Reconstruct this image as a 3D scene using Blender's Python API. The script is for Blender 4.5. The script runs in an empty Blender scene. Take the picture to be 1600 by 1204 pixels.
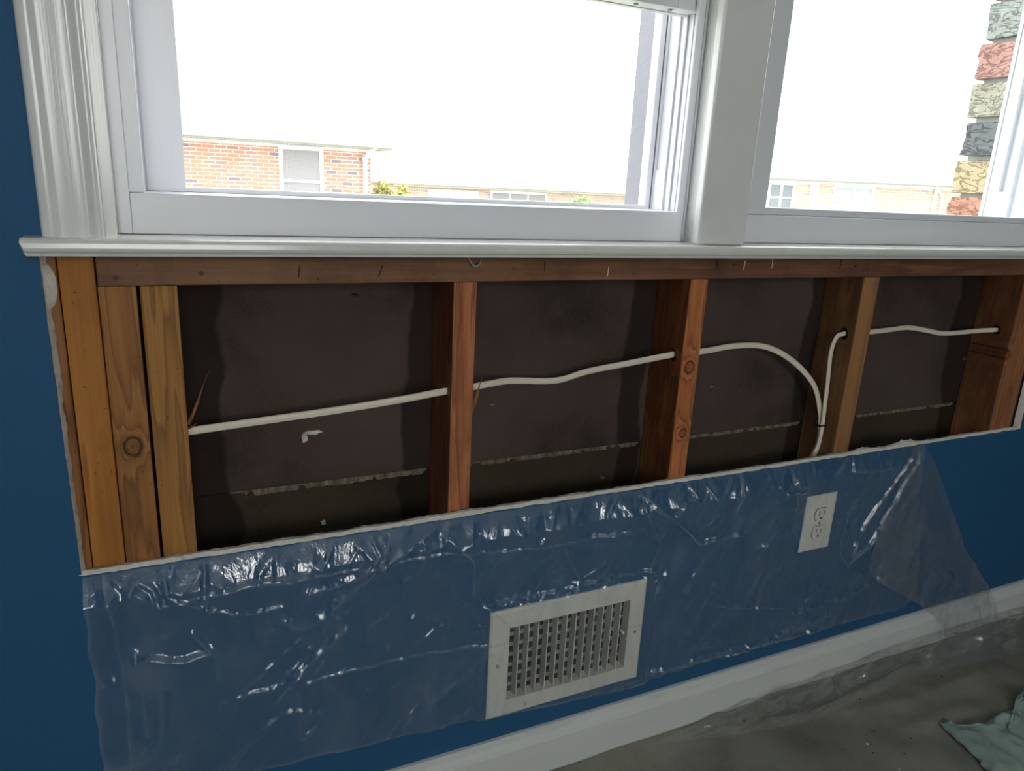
import bpy, bmesh, math, random
from mathutils import Vector, Matrix, noise
random.seed(7)
S = bpy.context.scene
COL = S.collection

# ---------------------------------------------------------------- camera
EYE = Vector((0.0, -0.922, 1.02))
RIGHT = Vector((0.9058875, -0.4207259, 0.0485547))
DOWN = Vector((-0.07128962, -0.26449015, -0.96174984))
FWD = Vector((0.41747531, 0.86777571, -0.26959171))
FPX = 1127.99
cd = bpy.data.cameras.new('camera')
cam = bpy.data.objects.new('camera', cd); COL.objects.link(cam)
m = Matrix.Identity(4)
for i in range(3):
    m[i][0] = RIGHT[i]; m[i][1] = -DOWN[i]; m[i][2] = -FWD[i]; m[i][3] = EYE[i]
cam.matrix_world = m
cd.sensor_width = 36; cd.lens = FPX / 1600 * 36; cd.clip_start = 0.02; cd.clip_end = 400
S.camera = cam

# ---------------------------------------------------------------- light
SKY = 6.3
w = bpy.data.worlds.new('overcast_sky'); S.world = w; w.use_nodes = True
bg = w.node_tree.nodes['Background']
bg.inputs[0].default_value = (0.93, 0.965, 1.0, 1); bg.inputs[1].default_value = SKY

def area(name, loc, size, power, rot, color):
    l = bpy.data.lights.new(name, 'AREA'); l.shape = 'RECTANGLE'
    l.size, l.size_y = size; l.energy = power; l.color = color
    o = bpy.data.objects.new(name, l); COL.objects.link(o); o.location = loc; o.rotation_euler = rot
    return o
# daylight through the window in the room's rear wall
area('rear_window_daylight', (0.0, -3.46, 1.45), (1.1, 0.95), 15, (math.radians(90), 0, 0), (1.0, 0.97, 0.84))

S.view_settings.view_transform = 'Standard'; S.view_settings.look = 'None'
S.view_settings.exposure = 0.0; S.view_settings.gamma = 1.0; S.view_settings.use_curve_mapping = False

# ---------------------------------------------------------------- helpers
def P(u, v, D):
    """Point of the place seen at (u, v) lying D metres in front of the eye, measured square to the wall."""
    d = RIGHT * (u - 800) + DOWN * (v - 602) + FWD * FPX
    return EYE + d * (D / d.y)
def zc(z): return z + 1.02

def link(name, bm, mats, parent=None, smooth=False):
    me = bpy.data.meshes.new(name)
    bmesh.ops.recalc_face_normals(bm, faces=bm.faces)
    bm.to_mesh(me); bm.free()
    if not isinstance(mats, (list, tuple)): mats = [mats]
    for mm in mats: me.materials.append(mm)
    if smooth:
        for p in me.polygons: p.use_smooth = True
    o = bpy.data.objects.new(name, me); COL.objects.link(o)
    if parent: o.parent = parent
    return o
def empty(name, loc=(0, 0, 0)):
    o = bpy.data.objects.new(name, None); COL.objects.link(o); o.location = loc
    o.empty_display_size = .05
    return o
def tag(o, label, cat, group=None, kind=None):
    o['label'] = label; o['category'] = cat
    if group: o['group'] = group
    if kind: o['kind'] = kind
    return o
def struct(o): o['kind'] = 'structure'; return o

def box(bm, x0, x1, y0, y1, z0, z1, mi=0, bev=0.0, seg=2):
    vs = [bm.verts.new((x, y, z)) for x in (x0, x1) for y in (y0, y1) for z in (z0, z1)]
    f = [(0, 1, 3, 2), (4, 6, 7, 5), (0, 4, 5, 1), (2, 3, 7, 6), (0, 2, 6, 4), (1, 5, 7, 3)]
    fs = [bm.faces.new([vs[i] for i in q]) for q in f]
    for q in fs: q.material_index = mi
    if bev > 0:
        es = list({e for q in fs for e in q.edges})
        r = bmesh.ops.bevel(bm, geom=es, offset=bev, segments=seg, affect='EDGES', profile=0.5)
        for q in r['faces']: q.material_index = mi
    return fs
def bbox(*a, **k):
    bm = bmesh.new(); box(bm, *a, **k); return bm
def prism(bm, prof, axis, a, b, mi=0):
    """profile = list of 2D points; axis 'x': (y,z) profile along x; 'z': (x,y) along z; 'y': (x,z) along y"""
    def mk(p, t):
        return {'x': (t, p[0], p[1]), 'z': (p[0], p[1], t), 'y': (p[0], t, p[1])}[axis]
    A = [bm.verts.new(mk(p, a)) for p in prof]; B = [bm.verts.new(mk(p, b)) for p in prof]
    n = len(prof)
    for i in range(n):
        q = bm.faces.new([A[i], A[(i + 1) % n], B[(i + 1) % n], B[i]]); q.material_index = mi
    for L in (A, B):
        q = bm.faces.new(L); q.material_index = mi
def spline(pts, n=8):
    out = []
    p = [Vector(q) for q in pts]
    p = [p[0] * 2 - p[1]] + p + [p[-1] * 2 - p[-2]]
    for i in range(1, len(p) - 2):
        for k in range(n):
            t = k / n
            a, b, c, d = p[i - 1], p[i], p[i + 1], p[i + 2]
            out.append(0.5 * ((2 * b) + (c - a) * t + (2 * a - 5 * b + 4 * c - d) * t * t + (3 * b - a - 3 * c + d) * t ** 3))
    out.append(p[-2]); return out
def sweep(bm, pts, wx, wy, side=Vector((0, 1, 0)), twist=None, seg=10, taper=None):
    """oval section: half width wx across (square to the path, in the wall plane), half depth wy along side"""
    rings = []
    n = len(pts)
    for i, p in enumerate(pts):
        t = (pts[min(i + 1, n - 1)] - pts[max(i - 1, 0)]).normalized()
        a = t.cross(side)
        if a.length < 1e-4: a = Vector((1, 0, 0))
        a.normalize(); b = t.cross(a).normalized()
        if twist:
            an = twist(i / (n - 1)); a, b = a * math.cos(an) + b * math.sin(an), b * math.cos(an) - a * math.sin(an)
        k = taper(i / (n - 1)) if taper else 1
        rings.append([bm.verts.new(p + a * (math.copysign(abs(math.cos(q)) ** .8, math.cos(q)) * wx * k) + b * (math.sin(q) * wy * k))
                      for q in [2 * math.pi * j / seg for j in range(seg)]])
    for r, s in zip(rings, rings[1:]):
        for j in range(seg):
            bm.faces.new([r[j], r[(j + 1) % seg], s[(j + 1) % seg], s[j]])
    bm.faces.new(rings[0]); bm.faces.new(rings[-1])
def cyl(bm, c, r, d, axis='y', seg=16, mi=0):
    c = Vector(c); R = []
    for s in (-.5, .5):
        ring = []
        for j in range(seg):
            q = 2 * math.pi * j / seg; u, v = math.cos(q) * r, math.sin(q) * r
            o = {'y': (u, s * d, v), 'x': (s * d, u, v), 'z': (u, v, s * d)}[axis]
            ring.append(bm.verts.new(c + Vector(o)))
        R.append(ring)
    for j in range(seg):
        q = bm.faces.new([R[0][j], R[0][(j + 1) % seg], R[1][(j + 1) % seg], R[1][j]]); q.material_index = mi
    for r_ in R:
        q = bm.faces.new(r_); q.material_index = mi

# ---------------------------------------------------------------- materials
class NT:
    def __init__(s, name):
        s.m = bpy.data.materials.new(name); s.m.use_nodes = True
        s.t = s.m.node_tree; s.p = s.t.nodes['Principled BSDF']; s.out = s.t.nodes['Material Output']
    def n(s, typ, **kw):
        o = s.t.nodes.new(typ)
        for k, v in kw.items():
            if k.startswith('_'): setattr(o, k[1:], v)
        return o
    def l(s, a, b): s.t.links.new(a, b)
    def tex(s, kind='Object'):
        return s.n('ShaderNodeTexCoord').outputs[kind]
    def mapping(s, vec, scale=(1, 1, 1), loc=(0, 0, 0), rot=(0, 0, 0)):
        o = s.n('ShaderNodeMapping'); s.l(vec, o.inputs[0])
        o.inputs['Scale'].default_value = scale; o.inputs['Location'].default_value = loc; o.inputs['Rotation'].default_value = rot
        return o.outputs[0]
    def noise(s, vec, scale, detail=4, rough=.55, dist=0):
        o = s.n('ShaderNodeTexNoise'); s.l(vec, o.inputs['Vector']); o.inputs['Scale'].default_value = scale
        o.inputs['Detail'].default_value = detail; o.inputs['Roughness'].default_value = rough; o.inputs['Distortion'].default_value = dist
        return o.outputs['Fac']
    def ramp(s, fac, stops):
        o = s.n('ShaderNodeValToRGB'); s.l(fac, o.inputs[0]); e = o.color_ramp.elements
        while len(e) < len(stops): e.new(.5)
        for q, (p, c) in zip(e, stops):
            q.position = p; q.color = (c if len(c) == 4 else (*c, 1)) if not isinstance(c, (int, float)) else (c, c, c, 1)
        return o.outputs[0]
    def math(s, op, a, b=None, clamp=False):
        o = s.n('ShaderNodeMath'); o.operation = op; o.use_clamp = clamp
        for i, q in enumerate((a, b)):
            if q is None: continue
            if isinstance(q, (int, float)): o.inputs[i].default_value = q
            else: s.l(q, o.inputs[i])
        return o.outputs[0]
    def mix(s, fac, a, b, blend='MIX'):
        o = s.n('ShaderNodeMix'); o.data_type = 'RGBA'; o.blend_type = blend
        for sock, q in ((o.inputs[0], fac), (o.inputs[6], a), (o.inputs[7], b)):
            if isinstance(q, (int, float)): sock.default_value = q if sock == o.inputs[0] else (q, q, q, 1)
            elif isinstance(q, tuple): sock.default_value = (*q, 1) if len(q) == 3 else q
            else: s.l(q, sock)
        return o.outputs[2]
    def bump(s, h, strength=.3, dist=.002):
        o = s.n('ShaderNodeBump'); s.l(h, o.inputs['Height']); o.inputs['Strength'].default_value = strength
        o.inputs['Distance'].default_value = dist; s.l(o.outputs[0], s.p.inputs['Normal']); return o
    def base(s, c):
        if isinstance(c, tuple): s.p.inputs['Base Color'].default_value = (*c, 1)
        else: s.l(c, s.p.inputs['Base Color'])
    def rough(s, r):
        if isinstance(r, (int, float)): s.p.inputs['Roughness'].default_value = r
        else: s.l(r, s.p.inputs['Roughness'])
    def spec(s, v): s.p.inputs['Specular IOR Level'].default_value = v

def paint(name, col, rough=.4, bumps=.15, scale=350, var=.06, spec=.5):
    t = NT(name); v = t.tex()
    nz = t.noise(v, 6, 4)
    c = t.mix(nz, tuple(x * (1 - var) for x in col), tuple(min(1, x * (1 + var)) for x in col))
    t.base(c); t.rough(rough); t.spec(spec)
    t.bump(t.noise(v, scale, 3), bumps, .0006)
    return t.m
M_BLUE = paint('blue_wall_paint', (.024, .098, .205), .6, .35, 260, .07, .16)
M_BACKWALL = paint('room_wall_paint', (.46, .50, .50), .6)
M_CEIL = paint('ceiling_paint', (.75, .75, .74), .8)
M_VINYL = paint('white_vinyl', (.72, .73, .77), .32, .03, 60, .02)
M_VINYL2 = paint('white_vinyl_sash', (.70, .715, .74), .34, .03, 60, .02)
M_CAP = paint('grey_lavender_capping', (.22, .22, .26), .5)
M_OUTLET = paint('outlet_plastic', (.78, .75, .68), .35, .03, 60, .03)
M_REG = paint('register_enamel', (.72, .70, .63), .4, .08, 200, .06)
M_REG2 = paint('register_blade_grey', (.40, .40, .37), .45, .08, 200, .1)
M_BLACK = paint('dark_slot', (.008, .008, .008), .7)
M_METAL = paint('dull_steel', (.30, .28, .25), .4); 
M_RUST = paint('rusty_steel', (.05, .03, .02), .6)
M_STEELB = paint('bright_staple', (.62, .52, .42), .35)

def trim_mat(name, col):      # brushed glossy white trim paint, brush marks run along the board
    t = NT(name); v = t.tex()
    a = t.noise(v, 14, 4); spots = t.ramp(t.noise(v, 70, 6, .7), [(.0, 0), (.30, 0), (.34, 0), (1, 0)])
    c = t.mix(a, tuple(x * .94 for x in col), tuple(min(1, x * 1.05) for x in col))
    t.base(c); t.rough(.20)
    s1 = t.noise(t.mapping(v, (420, 420, 9)), 1, 3)
    t.bump(s1, .22, .0008)
    return t.m
M_TRIM = trim_mat('white_trim_paint_upright', (.71, .715, .69))
def trim_mat_h():
    t = NT('white_trim_paint_lengthwise'); v = t.tex()
    a = t.noise(v, 9, 4)
    dirt = t.ramp(t.noise(t.mapping(v, (40, 120, 120)), 1, 6, .7), [(.56, 0), (.75, 1)])
    c = t.mix(a, (.64, .65, .60), (.74, .745, .71)); c = t.mix(t.math('MULTIPLY', dirt, .22), c, (.30, .28, .22))
    t.base(c); t.rough(.17)
    t.bump(t.noise(t.mapping(v, (9, 380, 380)), 1, 3), .10, .0006)
    return t.m
M_TRIMH = trim_mat_h()
def base_mat():
    t = NT('white_baseboard_paint'); v = t.tex()
    c = t.mix(t.noise(v, 5, 5), (.60, .62, .60), (.70, .72, .70))
    sc = t.ramp(t.noise(t.mapping(v, (5, 60, 60)), 1, 6, .7), [(.60, 0), (.72, 1)])
    c = t.mix(t.math('MULTIPLY', sc, .35), c, (.32, .31, .28))
    t.base(c); t.rough(.42); t.bump(t.noise(v, 120, 4), .1, .001); return t.m
M_BASE = base_mat()
def gypsum():
    t = NT('torn_gypsum_edge'); v = t.tex()
    c = t.ramp(t.noise(v, 60, 6, .7), [(.28, (.42, .37, .29)), (.42, (.68, .65, .57)), (.7, (.80, .78, .73))])
    t.base(c); t.rough(.9); t.bump(t.noise(v, 400, 5, .7), .8, .002); return t.m
M_GYP = gypsum()

def wood(name, light, mid, dark, axis='z', knots=(), ring=46, seed=0., stain=0.0):
    t = NT(name); v = t.tex()
    v = t.mapping(v, (1, 1, 1), (seed, seed * .7, seed * .3))
    # warp of the grain
    st = (1, 1, .07) if axis == 'z' else (.07, 1, 1)
    mp = t.mapping(v, st)
    wv = t.noise(mp, 24, 3, .5)
    k_dark = None; warp = None
    raw = t.tex()
    sx = t.n('ShaderNodeSeparateXYZ'); t.l(raw, sx.inputs[0])
    for (kx, kz, kr) in knots:
        dx = t.math('SUBTRACT', sx.outputs[0], kx); dz = t.math('SUBTRACT', sx.outputs[2], kz)
        d = t.math('SQRT', t.math('ADD', t.math('POWER', dx, 2), t.math('POWER', t.math('MULTIPLY', dz, .85), 2)))
        wob = t.math('MULTIPLY', t.math('SUBTRACT', t.noise(raw, 90, 2), .5), kr * .5)
        d = t.math('ADD', d, wob)
        rr = t.math('SUBTRACT', 1.0, t.math('MULTIPLY', t.math('ABSOLUTE', t.math('SUBTRACT', d, kr)), 1 / (kr * .36)), clamp=True)
        core = t.math('MULTIPLY', t.math('SUBTRACT', 1.0, t.math('DIVIDE', d, kr), clamp=True), .5)
        kk = t.math('MAXIMUM', rr, core)
        pull = t.math('MULTIPLY', t.math('POWER', 2.718, t.math('MULTIPLY', t.math('DIVIDE', d, kr), -.8)), .55)
        warp = pull if warp is None else t.math('ADD', warp, pull)
        k_dark = kk if k_dark is None else t.math('MAXIMUM', k_dark, kk)
    h = wv if warp is None else t.math('ADD', wv, warp)
    rings = t.math('FRACT', t.math('MULTIPLY', h, ring / 8))
    rings = t.ramp(rings, [(0, .15), (.55, .45), (.88, 1), (1, .15)])
    fine = t.noise(t.mapping(v, (300, 300, 7) if axis == 'z' else (7, 300, 300)), 1, 3, .6)
    big = t.noise(t.mapping(v, (6, 6, 2.5)), 1, 3)
    f = t.math('ADD', t.math('MULTIPLY', rings, .42), t.math('ADD', t.math('MULTIPLY', fine, .38), t.math('MULTIPLY', big, .36)))
    c = t.ramp(f, [(.25, light), (.52, mid), (.90, dark)])
    # dirt and old water stains
    stn = t.ramp(t.noise(t.mapping(v, (9, 9, 5)), 1, 5, .65), [(.56 - stain * .2, 0), (.74, 1)])
    c = t.mix(t.math('MULTIPLY', stn, .5 + stain * .4), c, tuple(x * .28 for x in dark))
    if axis == 'z':  # darkens faces behind the stud front: grime blotches plus painted-in cavity shade
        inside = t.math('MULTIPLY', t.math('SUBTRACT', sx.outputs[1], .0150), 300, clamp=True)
        grime_shade = t.ramp(t.noise(t.mapping(v, (1, 9, 3.2)), 2.2, 5, .6), [(.30, .35), (.55, .92)])
        c = t.mix(t.math('MULTIPLY', inside, t.math('MULTIPLY', grime_shade, .80)), c, tuple(x * .42 for x in dark))
    sp = t.ramp(t.noise(v, 150, 2, .5), [(.72, 0), (.76, 1)])
    c = t.mix(t.math('MULTIPLY', sp, .7), c, (.02, .012, .008))
    if k_dark is not None: c = t.mix(t.math('MULTIPLY', k_dark, 1.0), c, (.03, .012, .006))
    t.base(c); t.rough(.62); t.spec(.3)
    t.bump(t.math('ADD', fine, rings), .35, .0007)
    return t.m

def sheath_mat(name, a, b, c3, seed):
    t = NT(name); v = t.mapping(t.tex(), loc=(seed, seed, seed))
    n1 = t.noise(v, 3.2, 5, .6); n2 = t.noise(v, 420, 3, .7)
    f = t.math('ADD', t.math('MULTIPLY', n1, .75), t.math('MULTIPLY', n2, .25))
    c = t.ramp(f, [(.34, c3), (.47, a), (.7, b)])
    bl = t.ramp(t.noise(v, 2.1, 3, .5), [(.55, 0), (.66, 1)])
    c = t.mix(t.math('MULTIPLY', bl, .35), c, c3)
    sx = t.n('ShaderNodeSeparateXYZ'); t.l(t.tex(), sx.inputs[0])
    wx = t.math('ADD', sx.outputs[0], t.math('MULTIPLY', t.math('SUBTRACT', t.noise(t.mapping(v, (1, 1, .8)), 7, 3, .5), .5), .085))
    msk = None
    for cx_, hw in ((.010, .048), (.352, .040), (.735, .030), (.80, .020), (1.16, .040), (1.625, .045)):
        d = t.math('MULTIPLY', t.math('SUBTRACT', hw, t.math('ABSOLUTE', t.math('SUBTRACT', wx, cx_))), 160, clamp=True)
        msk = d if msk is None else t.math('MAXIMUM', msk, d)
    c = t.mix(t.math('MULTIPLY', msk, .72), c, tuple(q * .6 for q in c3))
    t.base(c); t.rough(.95); t.spec(.1)
    t.bump(t.math('ADD', n2, t.noise(t.mapping(v, (30, 30, 260)), 1, 2)), .5, .001); return t.m
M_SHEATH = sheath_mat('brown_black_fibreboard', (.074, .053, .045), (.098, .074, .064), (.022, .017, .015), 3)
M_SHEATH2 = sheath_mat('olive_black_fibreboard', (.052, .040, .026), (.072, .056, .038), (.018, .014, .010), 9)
def seam_mat():
    t = NT('pale_torn_paper'); v = t.tex()
    c = t.ramp(t.noise(t.mapping(v, (1, 1, .3)), 70, 4, .7), [(.36, (.05, .04, .028)), (.52, (.15, .125, .085)), (.7, (.27, .24, .165))])
    t.base(c); t.rough(.9); return t.m
M_SEAM = seam_mat()
M_CABLE = paint('cable_jacket', (.78, .71, .57), .42, .2, 90, .08)

def film(name, haze, hz_col, rough=.13, bumps=.5, seed=0):
    t = NT(name); t.t.nodes.remove(t.p)
    v = t.mapping(t.tex(), loc=(seed, seed, seed))
    tr = t.n('ShaderNodeBsdfTransparent'); tr.inputs[0].default_value = (.97, .98, .985, 1)
    df = t.n('ShaderNodeBsdfDiffuse'); df.inputs[0].default_value = (*hz_col, 1)
    tl = t.n('ShaderNodeBsdfTranslucent'); tl.inputs[0].default_value = (*hz_col, 1)
    ad = t.n('ShaderNodeMixShader'); ad.inputs[0].default_value = .35; t.l(df.outputs[0], ad.inputs[1]); t.l(tl.outputs[0], ad.inputs[2])
    gl = t.n('ShaderNodeBsdfGlossy'); gl.inputs['Roughness'].default_value = rough; gl.inputs[0].default_value = (1, 1, 1, 1)
    h = t.math('ADD', t.noise(t.mapping(v, (1, 1, .45)), 38, 4, .6, .6), t.math('MULTIPLY', t.noise(t.mapping(v, (150, 40, 22)), 1, 3), .35))
    bp = t.n('ShaderNodeBump'); bp.inputs['Strength'].default_value = bumps; bp.inputs['Distance'].default_value = .004
    t.l(h, bp.inputs['Height'])
    t.l(bp.outputs[0], gl.inputs['Normal']); t.l(bp.outputs[0], df.inputs['Normal'])
    streak = t.ramp(t.noise(t.mapping(v, (26, 26, 7)), 1, 6, .72, .8), [(.46, 0), (.72, 1)])
    fine = t.ramp(t.noise(t.mapping(v, (190, 60, 16), rot=(0, .35, 0)), 1, 5, .75, 1.5), [(.58, 0), (.74, 1)])
    at = t.n('ShaderNodeAttribute'); at.attribute_name = 'stress'
    fac = t.math('ADD', haze * .5, t.math('ADD', t.math('MULTIPLY', streak, haze * 1.5), t.math('MULTIPLY', fine, haze * 1.9)), clamp=True)
    fac = t.math('ADD', fac, t.math('MULTIPLY', at.outputs['Fac'], .26), clamp=True)
    m1 = t.n('ShaderNodeMixShader'); t.l(fac, m1.inputs[0]); t.l(tr.outputs[0], m1.inputs[1]); t.l(ad.outputs[0], m1.inputs[2])
    fr = t.n('ShaderNodeLayerWeight'); fr.inputs['Blend'].default_value = .5; t.l(bp.outputs[0], fr.inputs['Normal'])
    f2 = t.math('ADD', .09, t.math('MULTIPLY', t.math('POWER', fr.outputs['Facing'], 4), .8), clamp=True)
    m2 = t.n('ShaderNodeMixShader'); t.l(f2, m2.inputs[0]); t.l(m1.outputs[0], m2.inputs[1]); t.l(gl.outputs[0], m2.inputs[2])
    t.l(m2.outputs[0], t.out.inputs[0]); return t.m
M_FILM = film('clear_plastic_film', .10, (.60, .68, .76), .16, .75)
M_FILM2 = film('doubled_plastic_film', .17, (.55, .54, .55), .2, .6, 5)
def glass():
    t = NT('window_glass'); t.t.nodes.remove(t.p)
    tr = t.n('ShaderNodeBsdfTransparent'); tr.inputs[0].default_value = (.95, .97, .96, 1)
    gl = t.n('ShaderNodeBsdfGlossy'); gl.inputs['Roughness'].default_value = .01
    fr = t.n('ShaderNodeLayerWeight'); fr.inputs['Blend'].default_value = .5
    f2 = t.math('ADD', .03, t.math('MULTIPLY', t.math('POWER', fr.outputs['Facing'], 5), .9), clamp=True)
    m = t.n('ShaderNodeMixShader'); t.l(f2, m.inputs[0]); t.l(tr.outputs[0], m.inputs[1]); t.l(gl.outputs[0], m.inputs[2])
    t.l(m.outputs[0], t.out.inputs[0]); return t.m
M_GLASS = glass()
def screen():
    t = NT('insect_mesh'); t.t.nodes.remove(t.p)
    sx = t.n('ShaderNodeSeparateXYZ'); t.l(t.tex(), sx.inputs[0])
    a = t.math('GREATER_THAN', t.math('FRACT', t.math('MULTIPLY', sx.outputs[0], 620)), .86)
    b = t.math('GREATER_THAN', t.math('FRACT', t.math('MULTIPLY', sx.outputs[2], 620)), .86)
    k = t.math('MAXIMUM', a, b)
    tr = t.n('ShaderNodeBsdfTransparent'); df = t.n('ShaderNodeBsdfDiffuse'); df.inputs[0].default_value = (.20, .20, .21, 1)
    m = t.n('ShaderNodeMixShader'); t.l(k, m.inputs[0]); t.l(tr.outputs[0], m.inputs[1]); t.l(df.outputs[0], m.inputs[2])
    t.l(m.outputs[0], t.out.inputs[0]); return t.m
M_SCREEN = screen()
def cloth_mat():
    t = NT('canvas_drop_cloth'); v = t.tex()
    c = t.ramp(t.noise(v, 4.5, 6, .62), [(.32, (.19, .182, .148)), (.52, (.26, .25, .21)), (.72, (.32, .31, .265))])
    sp = t.ramp(t.noise(v, 95, 2, .5), [(.73, 0), (.76, 1)])
    c = t.mix(t.math('MULTIPLY', sp, .55), c, (.05, .045, .035))
    ws = t.ramp(t.noise(t.mapping(v, loc=(4, 2, 0)), 130, 2, .5), [(.75, 0), (.78, 1)])
    c = t.mix(t.math('MULTIPLY', ws, .4), c, (.4, .4, .36))
    t.base(c); t.rough(.95); t.spec(.1)
    t.bump(t.math('ADD', t.noise(v, 700, 2), t.math('MULTIPLY', t.noise(v, 40, 4), 1.5)), .5, .0015); return t.m
M_CLOTH = cloth_mat()
M_RAG = paint('pale_green_rag', (.33, .42, .38), .9, .6, 300, .2, .1)
def brick_mat(name, c1, c2, mortar, bw=.205, rh=.0677, dark=(.10, .07, .08)):
    t = NT(name)
    sx = t.n('ShaderNodeSeparateXYZ'); t.l(t.tex(), sx.inputs[0])
    cb = t.n('ShaderNodeCombineXYZ'); t.l(t.math('ADD', sx.outputs[0], sx.outputs[1]), cb.inputs[0]); t.l(sx.outputs[2], cb.inputs[1])
    b = t.n('ShaderNodeTexBrick'); t.l(cb.outputs[0], b.inputs['Vector'])
    b.inputs['Scale'].default_value = 1; b.inputs['Brick Width'].default_value = bw; b.inputs['Row Height'].default_value = rh
    b.inputs['Mortar Size'].default_value = .006; b.inputs['Mortar Smooth'].default_value = .1; b.inputs['Bias'].default_value = 0
    b.inputs['Color1'].default_value = (0, 0, 0, 1); b.inputs['Color2'].default_value = (1, 1, 1, 1); b.inputs['Mortar'].default_value = (0, 0, 0, 1)
    c = t.ramp(b.outputs['Color'], [(0, c1), (.8, c2), (.88, c2), (.91, dark)])
    c = t.mix(b.outputs['Fac'], c, mortar)
    t.base(c); t.rough(.9); return t.m
M_HBRICK = brick_mat('orange_brick', (.52, .27, .175), (.48, .22, .15), (.72, .70, .66), dark=(.22,.17,.19))
M_HBRICK2 = brick_mat('pale_red_brick', (.50, .36, .27), (.48, .32, .24), (.66, .64, .60), dark=(.36, .27, .26))
M_SIDING = paint('white_house_trim', (.75, .75, .75), .7)
M_ROOF = paint('grey_shingle', (.42, .42, .43), .9, .3, 20, .1)  # plain mid-grey shingle, same tone on every roof
M_GUTTER = paint('cream_gutter', (.40, .40, .32), .7)
M_PANE = paint('house_window_glass', (.17, .19, .21), .3)
M_BLIND = paint('house_window_blind', (.27, .26, .27), .7)
M_GRASS = paint('winter_lawn', (.40, .40, .28), 1, .4, 20, .2)
M_LEAF = paint('shrub_leaves_yellow_green', (.50, .50, .16), .8, .5, 60, .35)
M_LEAF2 = paint('shrub_leaves_green', (.34, .48, .20), .8, .5, 60, .3)
M_BARK = paint('bare_branches', (.22, .20, .19), .9)

# ================================================================ ROOM SHELL
ZS = zc(-.097)            # underside of the window stool
ZOPEN = zc(-.484)         # bottom of the cut-out in the plasterboard
XL, XR = -.126, 1.742     # its sides
TOPW = 2.10               # head of the windows
T = .0127                 # board thickness
def jag(a, s, amp): return amp * (noise.noise(Vector((a * 38, s, 0))) + .6 * noise.noise(Vector((a * 130, s, 3))))
def build_board():
    bm = bmesh.new()
    def quad(x0, x1, z0, z1, y=0, mi=0):
        vs = [bm.verts.new(p) for p in ((x0, y, z0), (x1, y, z0), (x1, y, z1), (x0, y, z1))]
        f = bm.faces.new(vs); f.material_index = mi
    X0, X1 = -1.6, 3.4
    XE0, XE1 = XL - .03, XR + .03
    ZE = ZOPEN - .03
    hx0, hx1, hz0, hz1 = .445, .706, zc(-.845), zc(-.681)      # hole behind the register
    quad(X0, hx0, 0, ZE); quad(hx1, X1, 0, ZE); quad(hx0, hx1, 0, hz0); quad(hx0, hx1, hz1, ZE)
    for a, b, c, d in (((hx0, hz0), (hx1, hz0), 0, 0), ((hx1, hz0), (hx1, hz1), 0, 0), ((hx1, hz1), (hx0, hz1), 0, 0), ((hx0, hz1), (hx0, hz0), 0, 0)):
        vs = [bm.verts.new(q) for q in ((a[0], 0, a[1]), (b[0], 0, b[1]), (b[0], T, b[1]), (a[0], T, a[1]))]
        bm.faces.new(vs).material_index = 1
    # left and right fields
    quad(X0, XE0, ZE, 2.44); quad(XE1, X1, ZE, 2.44)
    quad(XE0, -.10, ZS, 2.44); quad(1.7325, XE1, ZS, 2.44); quad(-.10, 1.7325, TOPW + .02, 2.44)
    def strip(pts_out, fn):
        """painted strip up to the ragged paint edge, then a sloping torn gypsum face, then the back arris"""
        prev = None
        for p in pts_out:
            ring = [bm.verts.new(q) for q in fn(p)]
            if prev:
                for k in range(len(ring) - 1):
                    f = bm.faces.new([prev[k], ring[k], ring[k + 1], prev[k + 1]]); f.material_index = 0 if k == 0 else 1
                    if k: f.smooth = False
            prev = ring
    def bottom(x):
        a = jag(x, 1.3, .0016); b = jag(x, 7.7, .0022) + .002
        lump = .010 * max(0, 1 - abs(x - 1.36) / .05) + .008 * max(0, 1 - abs(x - 1.24) / .035) + .004 * max(0, 1 - abs(x - .36) / .05)
        lump *= (.6 + .8 * abs(noise.noise(Vector((x * 70, 4, 1)))))
        return [(x, 0, ZE), (x, 0, ZOPEN + a - .002), (x, .003 + .002 * noise.noise(Vector((x * 90, 0, 5))), ZOPEN + a + .003 + lump * .6), (x, T * .7, ZOPEN + b + lump), (x, T, ZOPEN + b - .001)]
    n = 620
    strip([XE0 + (XE1 - XE0) * i / n for i in range(n + 1)], lambda x: bottom(min(max(x, XE0), XE1)) if XL <= x <= XR else [(x, 0, ZE), (x, 0, ZOPEN), (x, .004, ZOPEN), (x, T * .7, ZOPEN), (x, T, ZOPEN)])
    def left(z):
        g = .0060 + .003 * abs(noise.noise(Vector((z * 21, 2, 8))))
        t_ = (z - ZOPEN) / (ZS - ZOPEN)
        a = jag(z, 21.3, .0012) - .004 * t_; b = jag(z, 27.7, .0022)
        if z > ZS - .075: b += .011 * math.sin(max(0, min(1, (ZS - z - .012) / .05)) * math.pi) ** .6
        return [(XE0, 0, z), (XL + .002 + a * .6, 0, z), (XL + .0032 + a * .6, .003, z), (XL + .003 + b * .7 + g * .2, T * .8, z), (XL + .003 + b * .7 + g * .2, T, z)]
    strip([ZOPEN + (ZS - ZOPEN) * i / 170 for i in range(171)], left)
    def right(z):
        b = jag(z, 37.7, .0014)
        return [(XE1, 0, z), (XR + b, 0, z), (XR + b - .002, .003, z), (XR + b - .005, T * .8, z), (XR + b - .006, T, z)]
    strip([ZOPEN + (ZS - ZOPEN) * i / 110 for i in range(111)], right)
    return bm
wf = struct(link('wall_front', build_board(), [M_BLUE, M_GYP]))
wf['label'] = 'blue painted plasterboard wall cut open below the windows'

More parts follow.
